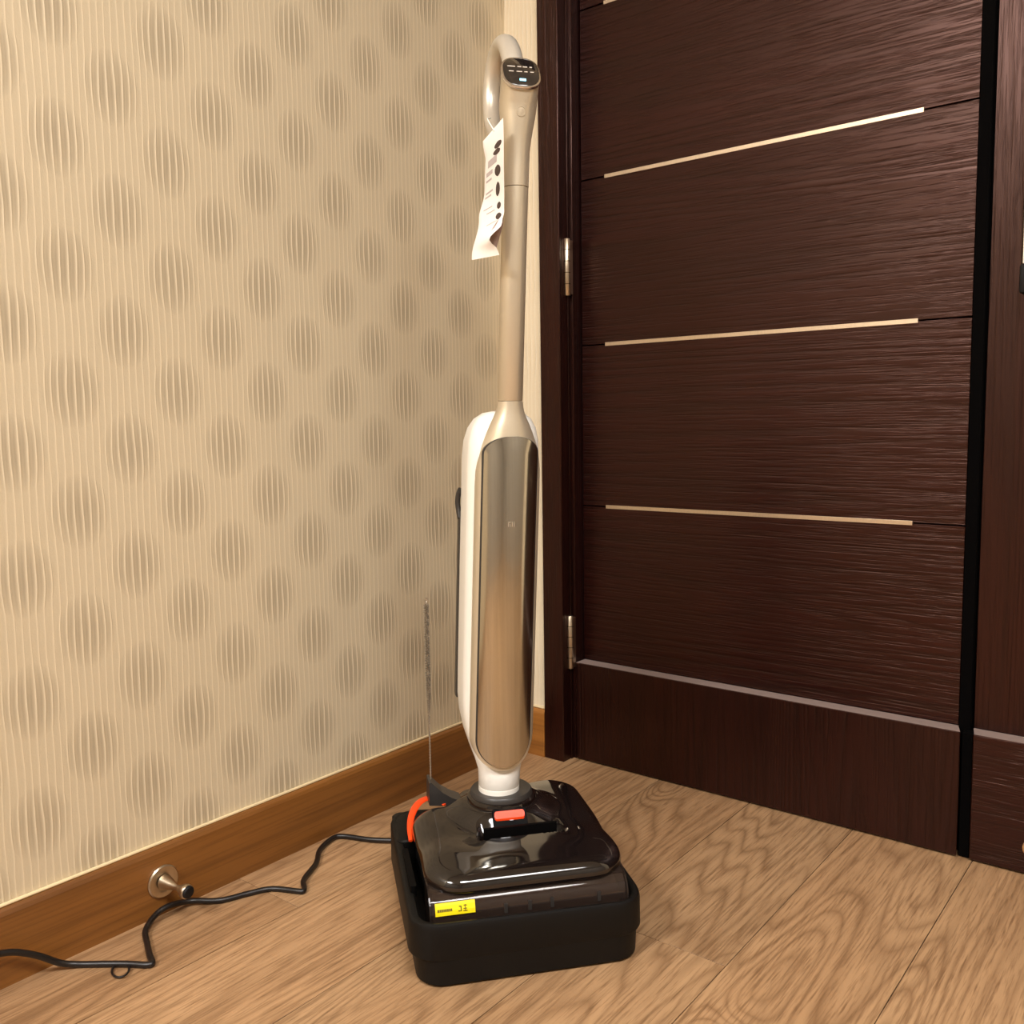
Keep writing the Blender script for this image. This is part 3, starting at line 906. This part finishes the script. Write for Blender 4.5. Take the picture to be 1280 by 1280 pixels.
for e in (0, -.0004):
    for j in range(NV+1):
        for i in range(NU+1): V.append(leaf(i/NU, j/NV, e))
W1 = NU+1; half = W1*(NV+1)
for j in range(NV):
    for i in range(NU):
        a = j*W1+i
        Fc.append((a, a+1, a+W1+1, a+W1)); Fc.append((half+a+1, half+a, half+a+W1, half+a+W1+1))
for j in range(NV):
    for i in (0, NU):
        a = j*W1+i; Fc.append((a, a+W1, half+a+W1, half+a))
for i in range(NU):
    for j in (0, NV):
        a = j*W1+i; Fc.append((a, a+1, half+a+1, half+a))
obj('sheet', V, Fc, MT['paper'], lf_, True, 60)
def leaf_patch(name, s0, s1, t0, t1, mat, round_=False, slant=0.0):
    V = []; Fc = []; n_ = 6
    for e in (.0006, .0002):
        for j in range(n_+1):
            tt = t0+(t1-t0)*j/n_
            hw = 1.0 if not round_ else math.sqrt(max(.04, 1-((j/n_)*2-1)**2))
            for i in (0, 1, 2):
                m0 = (s0+s1)/2; ss = m0 + (i-1)*(s1-s0)/2*hw
                V.append(leaf(ss, tt - slant*(ss-.5), e))
    h = 3*(n_+1)
    for j in range(n_):
        for i in (0, 1):
            a = j*3+i
            Fc += [(a, a+1, a+4, a+3), (h+a+1, h+a, h+a+3, h+a+4)]
        Fc += [(j*3, j*3+3, h+j*3+3, h+j*3), (j*3+2, h+j*3+2, h+j*3+5, j*3+5)]
    Fc += [(0, h, h+1, 1), (1, h+1, h+2, 2), (h-3, h-2, 2*h-2, 2*h-3), (h-2, h-1, 2*h-1, 2*h-2)]
    obj(name, V, Fc, mat, lf_)
for t0, t1, s0, s1 in ((.13, .185, .50, .88), (.185, .235, .42, .80), (.32, .40, .52, .82), (.44, .54, .58, .78), (.585, .635, .70, .86), (.665, .715, .68, .90)):
    leaf_patch('printed_picture', s0, s1, t0, t1, MT['print_d'], True)
for t0, t1, s0, s1 in ((.235, .30, .15, .62), (.33, .36, .08, .40), (.385, .40, .08, .36), (.47, .485, .08, .42), (.50, .515, .08, .36), (.60, .607, .15, .50), (.64, .647, .30, .62), (.735, .74, .35, .75)):
    leaf_patch('printed_text', s0, s1, t0, t1, MT['print_l'], False, .06)
# folded-back lower corner its inner side coloured as paper in shade
V = [leaf(.98, .66, -.002), L(.0125, AX+.034, .950), L(.0010, AX+.034, .9135), L(-.0150, AX+.034, .9255)]
V2 = [v + Vector((0, .0005, 0)) for v in V]
obj('folded_corner', V+V2, [(0, 1, 2, 3), (7, 6, 5, 4), (0, 4, 5, 1), (1, 5, 6, 2), (2, 6, 7, 3), (3, 7, 4, 0)], MT['paper_shade'], lf_)
# clear tie that holds the leaflet to the handle
tpth = catmull([leaf(.55, .02, .001), L(-.002, AX+.01, 1.092), L(.012, AX-.05, 1.112), L(.022, AX-.085, 1.125)], 5)
tube('hanging_tie', tpth, .0009, MT['white'], lf_, 6)

# ------------------------------------------------------------------ power cable
pts = [(.030, -1.16, .075), (.030, -1.10, .066), (.030, -1.0649, .0549), (.031, -1.0467, .0481), (.033, -1.022, .032), (.036, -.998, .012), (.046, -.979, .0045), (.0704, -.9587, .004), (.0952, -.94, .004),
       (.1165, -.9265, .004), (.1185, -.920, .0045), (.100, -.913, .005), (.0725, -.9004, .005), (.0436, -.886, .006), (.026, -.862, .010), (.0240, -.840, .014), (.0255, -.806, .0075), (.0537, -.7761, .0045), (.0691, -.7392, .004), (.086, -.7092, .004),
       (.124, -.690, .004), (.1285, -.6855, .0042), (.1232, -.679, .0045), (.1032, -.6635, .005), (.0779, -.6195, .005), (.0468, -.5855, .005), (.0310, -.5452, .005), (.0406, -.5292, .005), (.0817, -.5134, .005), (.1147, -.4962, .006), (.150, -.474, .008), (.200, -.4545, .012), (.240, -.4520, .016), (.2555, -.4630, .018)]
cable = thing('power_cable', 'black power cable winding across the floor from the tray', 'cable', (.12, -.92, 0))
o_ = Vector((.12, -.92, 0))
cp = [p - o_ for p in catmull(pts, 8)]
V, Fc = loft(tube_rings(cp, .0041, 12))
cab = obj('cord', V, Fc, MT['cable'], cable, True, 60)
lpth = []
for i in range(21):
    a = 2*math.pi*i/20
    c_ = Vector((.0985, -.9520, .0032))
    lpth.append(c_ + Vector((.017*math.cos(a)*.9, .017*math.cos(a)*-.42+.0055*math.sin(a), .0006*math.sin(a))) + Vector((.0055*math.sin(a), .003*math.sin(a), 0)) - o_)
tube('cable_tie_loop', lpth, .0014, MT['cable'], cable, 8)

# ------------------------------------------------------------------ doorstop on the baseboard
ds = thing('door_stop', 'satin nickel door stop screwed to the oak baseboard', 'door stop', (.014, -.841, .049))
lathe('mounting_plate', [(.0002, .0225), (.003, .0232), (.0048, .0215), (.005, .0145), (.0045, .0135), (.0045, .004)], (0, 0, 0), (1, 0, 0), MT['steel'], ds, 40)
st = lathe('stem', [(.0046, .0110), (.012, .0092), (.022, .0064), (.031, .0044), (.036, .0042), (.041, .0060), (.0455, .0086), (.050, .0100), (.0545, .0100), (.0555, .0092)], (0, 0, 0), (1, .10, -.03), MT['steel'], ds, 32)
lathe('rubber_tip', [(.0551, .0088), (.0575, .0086), (.0590, .0072), (.0594, .003)], (0, 0, 0), (1, .10, -.03), MT['blackr'], ds, 32)
